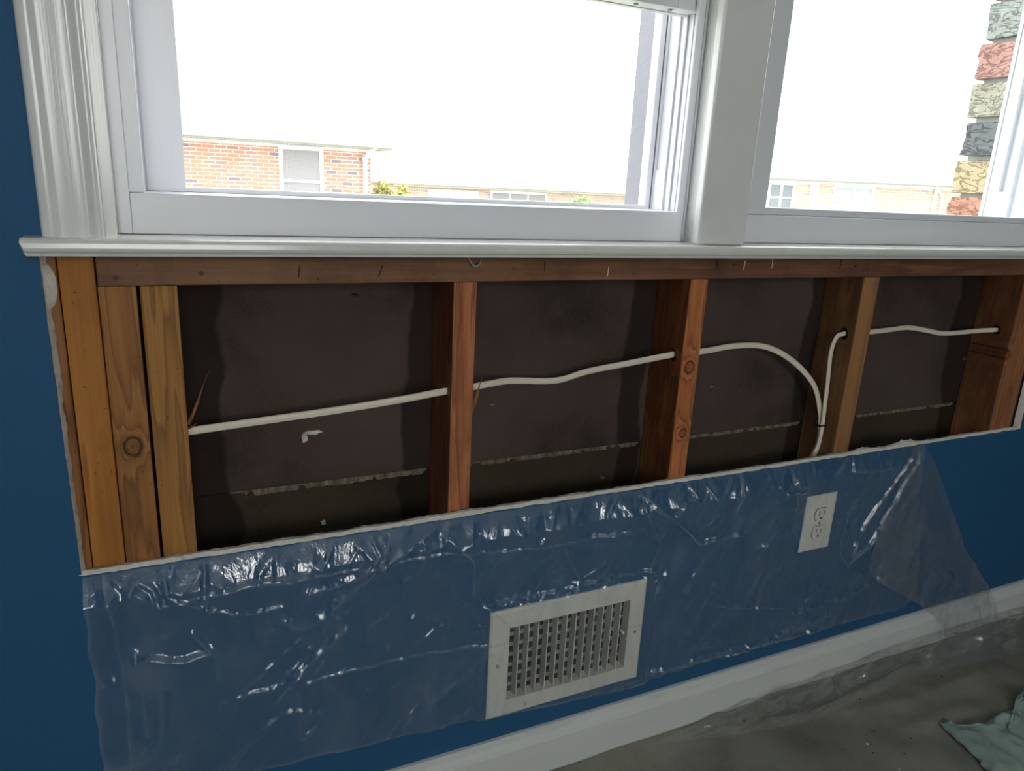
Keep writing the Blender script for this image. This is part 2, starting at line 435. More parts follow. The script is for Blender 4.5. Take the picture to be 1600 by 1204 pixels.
def plane_box(name, *a, mat=M_BACKWALL): return struct(link(name, bbox(*a), mat))
plane_box('wall_left', -1.7, -1.6, -3.6, .013, 0, 2.44, mat=M_BLUE)
plane_box('wall_right', 3.4, 3.5, -3.6, .013, 0, 2.44, mat=M_BLUE)
bk = bmesh.new()          # rear wall with its own window opening
for a in ((-1.7, -.6, 0, 2.44), (.6, 3.5, 0, 2.44), (-.6, .6, 0, .95), (-.6, .6, 1.95, 2.44)):
    box(bk, a[0], a[1], -3.6, -3.5, a[2], a[3])
struct(link('wall_back', bk, M_BACKWALL))
plane_box('ceiling', -1.7, 3.5, -3.6, .25, 2.44, 2.54, mat=M_CEIL)
plane_box('floor', -1.7, 3.5, -3.6, .013, -.08, -.004, mat=paint('wood_floor', (.16, .10, .06), .5))

# exterior brick skin with the window opening and its reveal
def bump_brick_mat():
    out = []
    for i, c in enumerate([(.50, .25, .18), (.50, .40, .25), (.16, .165, .175), (.40, .37, .30), (.46, .25, .22), (.33, .35, .33), (.40, .24, .17), (.17, .17, .18)]):
        t = NT('rough_brick_tone_%s' % 'abcdefgh'[i]); v = t.tex()
        nz = t.noise(v, 45, 5, .7, 1.2)
        ln = t.math('ABSOLUTE', t.math('SUBTRACT', t.noise(t.mapping(v, (20, 20, 58), (i * 3, 0, 0), (.25, 0, 0)), 1, 3, .6, 1.0), .5))
        crack = t.ramp(ln, [(.012, 1), (.035, 0)])
        cc = t.mix(nz, tuple(x * .75 for x in c), tuple(min(1, x * 1.25) for x in c))
        cc = t.mix(t.math('MULTIPLY', crack, .6), cc, tuple(x * .3 for x in c))
        t.base(cc); t.rough(.95); t.bump(t.math('SUBTRACT', nz, t.math('MULTIPLY', crack, .6)), .9, .006)
        out.append(t.m)
    return out
M_ROUGH = bump_brick_mat()
M_MORTAR = paint('grey_mortar', (.42, .43, .40), .95, .6, 200, .12)
BY0, BY1 = .165, .252
def exterior():
    bm = bmesh.new()
    box(bm, -1.7, 3.5, BY0 + .003, BY1 - .012, -1.1, .80)
    box(bm, -1.7, -.11, BY0 + .003, BY1 - .012, .80, 2.6)
    box(bm, 1.716, 3.5, BY0 + .003, BY1 - .012, .80, 2.6)
    box(bm, -.11, 1.716, BY0 + .003, BY1 - .012, 2.16, 2.6)
    order = [4, 0, 1, 2, 3, 4, 5, 6, 7, 1, 0, 2, 5, 3, 6, 4, 1, 0]
    z = zc(.03) - .083 * 2
    for k in range(18):
        z0 = z + .083 * k; z1 = z0 + .083 - .011
        if z0 > 2.5: break
        tmp = bmesh.new()
        bmesh.ops.create_grid(tmp, x_segments=1, y_segments=1, size=1)
        tmp.free()
        nb = len(bm.verts)
        fs = box(bm, 1.70, 1.70 + .19, BY0, BY1 + random.uniform(-.004, .004), z0, z1, mi=1 + order[k])
        es = list({e for f in fs for e in f.edges})
        r = bmesh.ops.subdivide_edges(bm, edges=es, cuts=9, use_grid_fill=True)
        bm.verts.ensure_lookup_table()
        for v in bm.verts[nb:]:
            q = v.co * 34 + Vector((k * 5, 0, 0))
            d = Vector((noise.noise(q), noise.noise(q + Vector((9, 0, 0))), noise.noise(q + Vector((0, 9, 0)))))
            v.co += Vector((d.x * .0025, d.y * .006, d.z * .003))
            if v.co.y > BY1 - .012: v.co.y += .006 * noise.noise(v.co * 70)
        # mortar joint course
    return bm
ex = struct(link('wall_exterior', exterior(), [M_MORTAR] + M_ROUGH))

# ================================================================ FRAMING
def boolean_cut(o, cutbm):
    c = link('cut', cutbm, M_BLACK)
    md = o.modifiers.new('holes', 'BOOLEAN'); md.operation = 'DIFFERENCE'; md.object = c; md.solver = 'EXACT'
    dg = bpy.context.evaluated_depsgraph_get()
    me = bpy.data.meshes.new_from_object(o.evaluated_get(dg))
    o.modifiers.clear(); old = o.data; o.data = me
    bpy.data.meshes.remove(old); bpy.data.objects.remove(c)
def stud(name, x0, x1, z0, z1, mat, label, cat='stud', hole=None, group=None, bev=.0015):
    bm = bbox(x0, x1, .0135, .1015, z0, z1, bev=bev)
    o = link(name, bm, mat)
    if hole:
        hb = bmesh.new()
        for (hy, hz, hr) in hole: cyl(hb, ((x0 + x1) / 2, hy, hz), hr, .2, 'x', 20)
        boolean_cut(o, hb)
    tag(o, label, cat, group)
    return o
ZH = zc(-.135)
HO = (.30, .155, .06); HM = (.20, .085, .028); HD = (.085, .032, .012)
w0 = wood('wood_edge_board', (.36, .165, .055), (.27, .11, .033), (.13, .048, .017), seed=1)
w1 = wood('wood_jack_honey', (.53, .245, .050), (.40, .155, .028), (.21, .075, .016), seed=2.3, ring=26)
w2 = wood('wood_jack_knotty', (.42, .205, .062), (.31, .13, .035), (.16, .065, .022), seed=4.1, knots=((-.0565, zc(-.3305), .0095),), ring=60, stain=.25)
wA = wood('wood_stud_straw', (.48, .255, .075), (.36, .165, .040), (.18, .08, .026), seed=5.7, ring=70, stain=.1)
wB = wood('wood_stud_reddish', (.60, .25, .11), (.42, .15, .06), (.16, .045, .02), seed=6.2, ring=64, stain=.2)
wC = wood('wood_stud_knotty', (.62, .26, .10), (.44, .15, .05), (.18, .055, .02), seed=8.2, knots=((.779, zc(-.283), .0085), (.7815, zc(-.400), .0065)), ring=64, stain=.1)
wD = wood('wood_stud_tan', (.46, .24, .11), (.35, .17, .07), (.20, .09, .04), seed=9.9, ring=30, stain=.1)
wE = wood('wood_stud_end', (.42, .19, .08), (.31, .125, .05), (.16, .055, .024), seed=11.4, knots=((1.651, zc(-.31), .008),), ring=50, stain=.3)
wH = wood('wood_sill_plate', (.30, .155, .080), (.21, .10, .050), (.10, .045, .026), axis='x', seed=13, ring=26, stain=.35)
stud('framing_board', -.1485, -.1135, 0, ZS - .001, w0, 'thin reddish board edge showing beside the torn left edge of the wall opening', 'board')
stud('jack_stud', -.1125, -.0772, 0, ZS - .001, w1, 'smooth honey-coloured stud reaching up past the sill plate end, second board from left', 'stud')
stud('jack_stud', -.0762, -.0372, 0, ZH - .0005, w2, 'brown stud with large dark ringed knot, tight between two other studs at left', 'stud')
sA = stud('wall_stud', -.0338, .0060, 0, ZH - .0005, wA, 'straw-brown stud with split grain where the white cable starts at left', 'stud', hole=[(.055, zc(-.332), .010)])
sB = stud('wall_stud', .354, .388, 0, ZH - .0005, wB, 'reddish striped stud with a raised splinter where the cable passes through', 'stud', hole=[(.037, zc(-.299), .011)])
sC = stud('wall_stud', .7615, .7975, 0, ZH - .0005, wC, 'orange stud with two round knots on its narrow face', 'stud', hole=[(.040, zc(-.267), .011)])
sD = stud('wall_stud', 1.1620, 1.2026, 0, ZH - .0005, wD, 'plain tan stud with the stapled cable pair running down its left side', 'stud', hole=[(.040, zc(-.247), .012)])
sE = stud('wall_stud', 1.6515, 1.6895, 0, ZH - .0005, wE, 'rightmost exposed stud, stained side with painted-in shade, cable entering a hole', 'stud', hole=[(.050, zc(-.261), .011)])
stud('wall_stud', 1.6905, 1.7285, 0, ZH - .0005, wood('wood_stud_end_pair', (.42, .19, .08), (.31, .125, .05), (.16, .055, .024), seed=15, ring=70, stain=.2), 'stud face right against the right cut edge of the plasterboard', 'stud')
# splinters standing off the studs
def splinter(parent, a, b, r, mat):
    bm = bmesh.new(); a = Vector(a); b = Vector(b)
    pts = [a.lerp(b, i / 6) + Vector((0.001 * math.sin(i), 0, 0)) for i in range(7)]
    sweep(bm, pts, r, r * .5, taper=lambda t: max(.05, 1 - t), seg=6); return link('splinter', bm, mat, parent)
splinter(sB, (.3885, .016, zc(-.320)), (.4000, .008, zc(-.272)), .0035, wD)
splinter(sB, (.3875, .018, zc(-.33)), (.3915, .010, zc(-.30)), .003, wB)
splinter(sA, (.0065, .055, zc(-.322)), (.038, .080, zc(-.258)), .0026, wB)
splinter(sA, (.0065, .052, zc(-.326)), (.020, .060, zc(-.322)), .002, wB)

plate = link('sill_plate', bbox(-.0755, 2.0, .0125, .1015, ZH, ZS - .0005, bev=.0015), wH)
tag(plate, 'long horizontal wooden plate under the window stool with rusty staples', 'wood plate')
def staple_bm(x, z, a, h=.0105, wd=.0045):
    bm = bmesh.new()
    c = Vector((x, .0135, z)); up = Vector((math.sin(a), 0, math.cos(a))); rt = Vector((math.cos(a), 0, -math.sin(a)))
    y = Vector((0, -.0028, 0))
    pts = [c - up * h / 2, c - up * h / 2 + y, c + up * h / 2 + y, c + up * h / 2]
    for p, q in zip(pts, pts[1:]): sweep(bm, [p, q], .0009, .0009, side=Vector((1, .01, 0)), seg=6)
    return bm
for i, (x, z, a, mt) in enumerate([(.146, -.119, .1, 0), (.250, -.119, .35, 0), (.492, -.113, -.1, 0), (.600, -.122, .1, 1), (.809, -.111, .0, 0), (.866, -.113, .1, 1), (.927, -.111, 0, 1), (1.090, -.111, .05, 0)]):
    o = link('staple', staple_bm(x, zc(z), a, .0135), M_STEELB if mt else M_RUST, plate)
for x, z in ((.033, -.121), (-.057, -.126), (.386, -.110), (.845, -.112), (1.13, -.115), (-.10, -.108)):
    if x < -.08: continue
    bm = bmesh.new(); cyl(bm, (x, .0122, zc(z)), .0028, .0016, 'y', 12); link('nail_head', bm, M_RUST, plate)
bm = bmesh.new()
sweep(bm, spline([(.372, .010, zc(-.102)), (.378, .004, zc(-.112)), (.388, .008, zc(-.110)), (.392, .012, zc(-.104))], 5), .0012, .0012, seg=6)
link('bent_nail', bm, M_METAL, plate)

# fibreboard sheathing behind the studs
ZSEAM = zc(-.445)
sh = empty('sheathing_board', (0, .1025, 0))
def sheet(z0, z1, y0, mat, seam):
    bm = bmesh.new(); n = 240
    vs = []
    for i in range(n + 1):
        x = -.2 + 2.3 * i / n
        j = .0012 * noise.noise(Vector((x * 30, 0, 2)))
        vs.append([bm.verts.new((x, y, z)) for y, z in ((y0, z0 + (j if seam == 'b' else 0)), (y0, z1 + (j if seam == 't' else 0)), (y0 + .012, z1), (y0 + .012, z0))])
    for a, b in zip(vs, vs[1:]):
        for k in range(4): bm.faces.new([a[k], b[k], b[(k + 1) % 4], a[(k + 1) % 4]])
    return bm
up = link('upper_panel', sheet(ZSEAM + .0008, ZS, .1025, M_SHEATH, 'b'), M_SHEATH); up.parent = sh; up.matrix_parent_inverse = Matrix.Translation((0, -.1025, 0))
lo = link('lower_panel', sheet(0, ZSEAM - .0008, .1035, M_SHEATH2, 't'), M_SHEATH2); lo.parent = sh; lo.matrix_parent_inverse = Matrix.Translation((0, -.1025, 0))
tag(sh, 'dark brown-black fibreboard behind the studs with a pale horizontal seam', 'sheathing')
def torn(x0, x1, hmax):
    bm = bmesh.new(); n = int((x1 - x0) / .003); prev = None
    for i in range(n + 1):
        x = x0 + (x1 - x0) * i / n
        e = min(1, min(x - x0, x1 - x) / .02)
        h = hmax * min(1, e * 3) * (.75 + .25 * noise.noise(Vector((x * 25, 3, 1))) + .18 * noise.noise(Vector((x * 160, 3, 1)))) + .0008
        if noise.noise(Vector((x * 55, 8, x0))) > .36 or noise.noise(Vector((x * 9, 18, x0))) > .45: h = .0014
        r = [bm.verts.new((x, y, z)) for y, z in ((.1015, ZSEAM + .0004), (.1012, ZSEAM - h * .4), (.1017, ZSEAM - h), (.1034, ZSEAM - h), (.1034, ZSEAM + .0004))]
        if prev:
            for k in range(5): bm.faces.new([prev[k], r[k], r[(k + 1) % 5], prev[(k + 1) % 5]])
        prev = r
    return bm
for x0, x1, h in ((.055, .348, .010), (.395, .755, .008), (.80, 1.155, .008), (1.21, 1.64, .008)):
    o = link('torn_paper_edge', torn(x0, x1, h), M_SEAM); o.parent = sh; o.matrix_parent_inverse = Matrix.Translation((0, -.1025, 0))
def blob(x, z, sx, sz, mat, name, seed):
    bm = bmesh.new(); bmesh.ops.create_icosphere(bm, subdivisions=3, radius=1)
    for v in bm.verts:
        k = 1 + .55 * noise.noise(v.co * 1.7 + Vector((seed, 0, 0)))
        v.co = Vector((v.co.x * sx * k, v.co.y * .004 * k, v.co.z * sz * k))
        v.co += Vector((x, .1, z))
    o = link(name, bm, mat, smooth=True); o.parent = sh; o.matrix_parent_inverse = Matrix.Translation((0, -.1025, 0)); return o
blob(.160, zc(-.372), .004, .007, M_GYP, 'plaster_blob', 1); blob(.172, zc(-.365), .012, .0035, M_GYP, 'plaster_blob', 2)
blob(.184, zc(-.512), .004, .003, M_GYP, 'plaster_blob', 3)
for x, z in ((.237, -.164), (.457, -.346), (.682, -.505), (.908, -.35), (1.643, -.339)):
    blob(x, zc(z), .005, .0022, M_SEAM if x > .4 else M_BLACK, 'nail_tip', x * 9)

# ================================================================ WINDOW TRIM
def stool():
    y0, y1, z0, z1 = -.037, .0335, ZS, zc(-.078)
    prof = [(y1, z0), (y1, z1), (y0 + .006, z1), (y0 + .0025, z1 - .0015), (y0 + .0005, z1 - .005), (y0, z1 - .010), (y0 + .0012, z0 + .0055), (y0 + .004, z0 + .0035), (y0 + .0045, z0)]
    bm = bmesh.new(); prism(bm, prof, 'x', -.1410, 1.86)
    for v in bm.verts:
        if v.co.x < -.14:
            k = (v.co.z - z0) / (z1 - z0)
            v.co.x += .006 * (1 - k) if k < .5 else .003 * (2 * k - 1) ** 2
            v.co.x += max(0, (-.030 - v.co.y)) * .35
    return bm
st = struct(link('trim_1', stool(), M_TRIMH)); st['label'] = 'white window stool'
bv = st.modifiers.new('b', 'BEVEL'); bv.width = .0012; bv.segments = 2; bv.limit_method = 'ANGLE'
ZT = zc(-.078)
def casing_profile(x0, s=1):
    pts = [(0, .0), (0, -.0125), (.0015, -.0150), (.004, -.0163), (.010, -.0168), (.0135, -.0162), (.0155, -.0148), (.020, -.0143), (.028, -.0147), (.036, -.0153), (.041, -.0152), (.0430, -.0145), (.046, -.0143), (.0485, -.0156), (.0510, -.0168), (.0540, -.0172), (.0565, -.0162), (.058, -.0135), (.0583, 0)]
    return [(x0 + s * a, b) for a, b in pts]
bm = bmesh.new(); prism(bm, casing_profile(-.1200), 'z', ZT, TOPW + .02)
o = struct(link('trim_2', bm, M_TRIM, smooth=True)); o.data.set_sharp_from_angle(angle=math.radians(50)); o['label'] = 'moulded left window casing'
bm = bmesh.new(); box(bm, -.0617, -.0505, 0, .0335, ZT, TOPW); o = struct(link('trim_3', bm, M_TRIM)); o['label'] = 'left jamb board'
bm = bmesh.new()
box(bm, .741, .835, -.017, 0, ZT, TOPW, bev=.0045, seg=4)
box(bm, .752, .825, 0, .115, ZT, TOPW)
o = struct(link('trim_4', bm, M_TRIM)); o['label'] = 'flat casing between the two windows'
for p in o.data.polygons: p.use_smooth = abs(p.normal.x) < .98 and abs(p.normal.y) < .98 and p.area < .02
bm = bmesh.new(); prism(bm, casing_profile(1.790, -1), 'z', ZT, TOPW + .02); box(bm, 1.722, 1.7317, 0, .0335, ZT, TOPW)
struct(link('trim_5', bm, M_TRIM))
bm = bmesh.new(); prism(bm, [(0, TOPW + .078), (-.017, TOPW + .078), (-.017, TOPW + .02), (0, TOPW + .02)], 'x', -.12, 1.79); box(bm, -.062, 1.732, 0, .14, TOPW, TOPW + .02)
struct(link('trim_6', bm, M_TRIMH))
# apron of blind space: rough framing closing the wall around the windows
bm = bmesh.new()
box(bm, -.16, -.0625, .0135, .16, ZT, TOPW + .02); box(bm, 1.735, 1.85, .0135, .16, ZT, TOPW + .02)
box(bm, -.16, 1.85, .0135, .16, TOPW + .02, 2.44); 
box(bm, -.16, 1.85, .1165, .165, .3, ZT - .004)
o = struct(link('wall_framing', bm, wE))

# ================================================================ WINDOWS
def window(name, xl, xr, sash_up):
    """xl, xr: inner faces of the side tracks"""
    root = empty(name, ((xl + xr) / 2, .033, ZT)); struct(root)
    inv = Matrix.Translation(root.location).inverted()
    def part(nm, bm, mat=M_VINYL, par=root, smooth=False):
        o = link(nm, bm, mat, smooth=smooth); o.parent = par
        o.matrix_parent_inverse = inv if par is root else Matrix.Identity(4)
        return o
    z0, z1 = ZT + .0003, TOPW - .0005
    ol, orr = xl - .0205, xr + .007 if name == 'window_1' else xr + .06
    if name == 'window_2': ol = .8255
    # frame: four sides
    bm = bmesh.new()
    box(bm, xl - .0059 if name == 'window_1' else .8792, .7474 if name == 'window_1' else 1.7214, .0336, .150, z0, zc(-.0315), bev=.001)
    part('sill_rail', bm)
    bm = bmesh.new()
    if name == 'window_1':
        box(bm, ol, xl - .006, .0335, .150, z0 + .0002, z1, bev=.0008); box(bm, ol, xl - .0060 + .0155, .0385, .0600, zc(-.0313), z1, bev=.0008)
        box(bm, ol, xl - .004, .060, .150, zc(-.0313), z1)
        for a, b, x in ((.0600, .064, .004), (.075, .080, .007), (.098, .103, .010), (.128, .150, .030), (.150, .185, .046)):
            box(bm, xl - .004, xl + x, a, b, zc(-.0313), z1)
    else:
        box(bm, ol, .8790, .0335, .150, z0 + .0002, z1); box(bm, .879, .9115, .078, .150, zc(-.0313), z1)
    part('side_jamb', bm)
    bm = bmesh.new(); x = xr; xb = xr + .012 if name == 'window_1' else xr + .06
    if name == 'window_1':
        box(bm, .7345, .7475, .0335, .040, zc(-.0313), z1, bev=.0008)
        box(bm, .7475, .7517, .0320, .040, z0 + .0002, z1, bev=.0008)
        xb = .7518
    else:
        box(bm, 1.665, 1.7215, .0335, .0405, zc(-.0313), z1)
        xb = 1.7215
    xi = .7450 if name == 'window_1' else 1.660
    d0 = xb - .0035
    box(bm, d0, xb, .040, .150, zc(-.0313), z1)                       # back of the tracks
    for a, b, dx in ((.0405, .0435, 0), (.058, .0600, .0012), (.0725, .0760, 0), (.090, .0985, 0), (.118, .1230, 0), (.143, .150, 0)):
        box(bm, xi + dx, d0, a, b, zc(-.0313), z1)
    box(bm, xi + .0035, d0, .1232, .1428, zc(-.0313), z1)

    if name == 'window_2': box(bm, xi + .012, d0, .0435, .118, zc(-.0313), z1)
    part('side_jamb', bm)
    bm = bmesh.new(); box(bm, xi + .0005, d0 - .0002, .0987, .1178, zc(-.0312), zc(.033), bev=.0006); part('track_filler', bm)
    bm = bmesh.new(); box(bm, ol, xb - .0002, .0335, .150, z1 - .03, z1); part('head_rail', bm)
    # exterior trim
    if name == 'window_1':
        bm = bmesh.new(); box(bm, xi - .004, .8260, .1505, .172, zc(-.0313), z1); box(bm, xi - .001, .8230, .1722, .200, zc(-.0313), z1); part('exterior_capping', bm, M_CAP)
    # moving sash
    def sash(zb, zt, y0, y1, sx0, sx1, w, rail):
        s = bmesh.new()
        box(s, sx0, sx0 + w, y0, y1, zb, zt, bev=.0012); box(s, sx1 - w, sx1, y0, y1, zb, zt, bev=.0012)
        box(s, sx0 + w, sx1 - w, y0, y1, zb, zb + rail, bev=.0012); box(s, sx0 + w, sx1 - w, y0, y1, zt - rail, zt, bev=.0012)
        f = part('sash', s, M_VINYL2)
        g = bmesh.new(); box(g, sx0 + w * .9, sx1 - w * .9, (y0 + y1) / 2 - .0015, (y0 + y1) / 2 + .0015, zb + rail * .9, zt - rail * .9)
        gg = link('glass_pane', g, M_GLASS, f)
        return f
    if sash_up:
        f = sash(zc(.259), z1 - .031, .0440, .0715, xl + .001, xi - .001, .040, .040)
        for sx in (.575, .640, .70):
            s = bmesh.new(); cyl(s, (sx, .058, zc(.2582)), .0035, .0020, 'z', 12); link('screw_head', s, M_METAL, f)
        g = bmesh.new(); box(g, xl + .001, xi - .001, .0765, .089, zc(.259), zc(.310), bev=.001); link('meeting_rail', g, M_VINYL2, f)
    else:
        sash(zc(-.0308), zc(.50), .0440, .0715, .8795, 1.6965, .0480, .0120)
        sash(zc(.46), z1 - .031, .0765, .089, .912, 1.659, .0300, .030)
    # insect screen in the outer track
    s = bmesh.new(); a, b = xl + .0185 if name == 'window_1' else .9120, xi - .0005
    y = .1325
    return root, part
w1_, part1 = window('window_1', -.0300, .7450, True)
w1_['label'] = 'left white vinyl window with its lower sash raised'
bm = bmesh.new(); y0, y1 = .1245, .1275
a, b = -.0185, .7440
for q in ((a, a + .0445, zc(-.031), 2.06), (b - .010, b, zc(-.031), 2.06), (a + .0445, b - .010, zc(-.031), zc(-.0255)), (a + .0445, b - .010, 2.05, 2.06)):
    box(bm, q[0], q[1], .1236, .1425, q[2], q[3])
sf = part1('screen_frame', bm)
bm = bmesh.new(); vs = [bm.verts.new(p) for p in ((a + .040, .131, zc(-.028)), (b - .008, .131, zc(-.028)), (b - .008, .131, 2.055), (a + .040, .131, 2.055))]; bm.faces.new(vs)
link('insect_mesh', bm, M_SCREEN, sf)
w2_, part2 = window('window_2', .9100, 1.6600, False)
w2_['label'] = 'right white vinyl window, closed, brick reveal beyond it'

# baseboard
bm = bmesh.new()
prism(bm, [(0, 0), (0, zc(-.911)), (-.0055, zc(-.911)), (-.0085, zc(-.913)), (-.0095, zc(-.922)), (-.0125, zc(-.930)), (-.0145, zc(-.937)), (-.0145, 0)], 'x', -1.6, 3.4)
struct(link('baseboard_front', bm, M_BASE))

# ================================================================ REGISTER
def register():
    cx, cz = .5755, zc(-.763)
    r = empty('air_register', (cx, 0, cz)); tag(r, 'white metal air register with upright fins, under plastic low on the blue wall', 'air vent')
    inv = Matrix.Translation(r.location).inverted()
    def part(nm, bm, mat): o = link(nm, bm, mat); o.parent = r; o.matrix_parent_inverse = inv; return o
    X0, X1, Z0, Z1 = .4245, .7265, zc(-.8655), zc(-.6625)
    x0, x1, z0, z1 = .4585, .6925, zc(-.8330), zc(-.6950)
    bm = bmesh.new()
    yo, yi = -.0010, -.0075
    outer = [(X0, Z0), (X1, Z0), (X1, Z1), (X0, Z1)]; mid = [(X0 + .004, Z0 + .004), (X1 - .004, Z0 + .004), (X1 - .004, Z1 - .004), (X0 + .004, Z1 - .004)]
    inn = [(x0, z0), (x1, z0), (x1, z1), (x0, z1)]
    rings = []
    for pts, y in ((outer, -.0002), (outer, -.0035), (mid, -.0062), (inn, yi), (inn, .012)):
        rings.append([bm.verts.new((x, y, z)) for x, z in pts])
    for a, b in zip(rings, rings[1:]):
        for k in range(4): bm.faces.new([a[k], a[(k + 1) % 4], b[(k + 1) % 4], b[k]])
    part('face_frame', bm, M_REG)
    for i in range(12):
        x = x0 + (x1 - x0) * (i + 1) / 13
        bm = bmesh.new()
        prism(bm, [(x - .0009, -.0060), (x + .0009, -.0060), (x + .0011, .011), (x - .0007, .011)], 'z', z0 + .0004, z1 - .0004)
        part('fin', bm, M_REG)
    for i in range(7):
        z = z0 + (z1 - z0) * (i + .55) / 7
        bm = bmesh.new()
        prism(bm, [(.0120, z + .0050), (.0130, z + .0054), (.0170, z - .0040), (.0160, z - .0046)], 'x', x0 + .0005, x1 - .0005)
        part('damper_blade', bm, M_REG2)
    bm = bmesh.new()
    box(bm, x0 - .006, x1 + .006, .0990, .1000, z0 - .006, z1 + .006); box(bm, x0 - .006, x0 - .005, .012, .099, z0 - .006, z1 + .006)
    box(bm, x1 + .005, x1 + .006, .012, .099, z0 - .006, z1 + .006); box(bm, x0 - .005, x1 + .005, .012, .099, z0 - .006, z0 - .005); box(bm, x0 - .005, x1 + .005, .012, .099, z1 + .005, z1 + .006)
    part('duct', bm, M_BLACK)
    for x in (.4395, .7090):
        bm = bmesh.new(); cyl(bm, (x, -.0073, zc(-.763)), .0030, .0022, 'y', 14); part('screw', bm, M_METAL)
    bm = bmesh.new(); cyl(bm, (.682, -.0068, zc(-.757)), .0028, .007, 'y', 12); part('damper_lever', bm, M_REG)
    bm = bmesh.new(); box(bm, .4950, .4958, -.0072, -.0068, zc(-.8555), zc(-.8470)); part('scratch', bm, M_BLACK)
register()

# ================================================================ OUTLET
def outlet():
    X0, X1, Z0, Z1 = 1.0930, 1.1735, zc(-.6805), zc(-.5600)
    cx, cz = (X0 + X1) / 2, (Z0 + Z1) / 2
    r = empty('wall_outlet', (cx, 0, cz)); tag(r, 'white duplex outlet cover plate under the plastic film', 'outlet')
    inv = Matrix.Translation(r.location).inverted()
    def part(nm, bm, mat): o = link(nm, bm, mat); o.parent = r; o.matrix_parent_inverse = inv; return o
    bm = bmesh.new(); prismv = []
    rings = []
    for ins, y in ((0, -.0002), (0, -.0022), (.003, -.0048), (.006, -.0055)):
        rings.append([bm.verts.new((x, y, z)) for x, z in ((X0 + ins, Z0 + ins), (X1 - ins, Z0 + ins), (X1 - ins, Z1 - ins), (X0 + ins, Z1 - ins))])
    for a, b in zip(rings, rings[1:]):
        for k in range(4): bm.faces.new([a[k], a[(k + 1) % 4], b[(k + 1) % 4], b[k]])
    bm.faces.new(rings[-1]); part('cover_plate', bm, M_OUTLET)
    for s in (-1, 1):
        zz = cz + s * .0195
        bm = bmesh.new(); pr = []
        for j in range(24):
            q = 2 * math.pi * j / 24
            pr.append((cx + .0170 * math.cos(q), zz + max(-.0135, min(.0135, .0170 * math.sin(q)))))
        prism(bm, pr, 'y', -.0075, -.0052); rec = part('receptacle', bm, M_OUTLET)
        gr = bmesh.new(); pr2 = [(cx + (a - cx) * 1.06, zz + (b - zz) * 1.06) for a, b in pr]; prism(gr, pr2, 'y', -.00575, -.0053)
        link('gasket_line', gr, M_RUST, rec)
        bm = bmesh.new(); box(bm, cx - .0072, cx - .0056, -.0079, -.0074, zz - .001, zz + .0085); box(bm, cx + .0056, cx + .0072, -.0079, -.0074, zz, zz + .0075)
        cyl(bm, (cx, -.00765, zz - .0075), .0026, .0005, 'y', 12)
        link('slots', bm, M_BLACK, rec)
    bm = bmesh.new(); cyl(bm, (cx, -.0060, cz), .0030, .0016, 'y', 14); part('screw', bm, M_METAL)
outlet()

# ================================================================ CABLES
def Q(x, D, z): return Vector((x, D - .922, zc(z)))
bm = bmesh.new()
pA = spline([Q(-.03, .977, -.333), Q(.007, .977, -.331), Q(.09, .98, -.327), Q(.194, .975, -.319), Q(.286, .965, -.308), Q(.354, .959, -.2985), Q(.392, .9605, -.2965),
             Q(.43, .968, -.295), Q(.47, .978, -.296), Q(.551, .985, -.3035), Q(.61, .982, -.291), Q(.684, .972, -.279), Q(.762, .962, -.2665), Q(.80, .964, -.2655),
             Q(.85, .975, -.267), Q(.916, .982, -.2635), Q(.993, .984, -.270), Q(1.064, .982, -.301), Q(1.125, .978, -.351), Q(1.150, .974, -.407), Q(1.1555, .972, -.440), Q(1.158, .972, -.47), Q(1.145, .972, -.505), Q(1.12, .972, -.56)], 8)
sweep(bm, pA, .0054, .0026, twist=lambda t: 0 if t < .93 else (t - .93) * 22)
tag(link('electrical_cable', bm, M_CABLE, smooth=True), 'white flat electrical cable running through the studs from left, drooping at right', 'cable')
bm = bmesh.new()
pB = spline([Q(1.69, .976, -.262), Q(1.65, .973, -.2612), Q(1.60, .979, -.2625), Q(1.499, .984, -.2655), Q(1.44, .984, -.257), Q(1.373, .982, -.2475), Q(1.30, .972, -.2475), Q(1.215, .962, -.2475), Q(1.16, .9615, -.248),
             Q(1.146, .963, -.256), Q(1.1425, .966, -.285), Q(1.1485, .967, -.34), Q(1.1520, .9665, -.395), Q(1.1540, .9665, -.430), Q(1.1545, .9665, -.445), Q(1.152, .966, -.475), Q(1.140, .966, -.505), Q(1.115, .966, -.56)], 8)
sweep(bm, pB, .0050, .0026, twist=lambda t: 0 if t < .88 else (t - .88) * 14)
tag(link('electrical_cable', bm, M_CABLE, smooth=True), 'white electrical cable between the two rightmost studs, bending sharply down beside the tan stud', 'cable')
bm = bmesh.new(); box(bm, 1.1440, 1.1612, .0385, .0405, zc(-.4345), zc(-.4315)); box(bm, 1.1440, 1.1612, .0530, .0550, zc(-.4345), zc(-.4315)); box(bm, 1.1425, 1.1445, .0385, .0550, zc(-.4345), zc(-.4315))
tag(link('cable_staple', bm, M_BLACK), 'small black staple pinning two white cables to the side of the tan stud', 'staple')

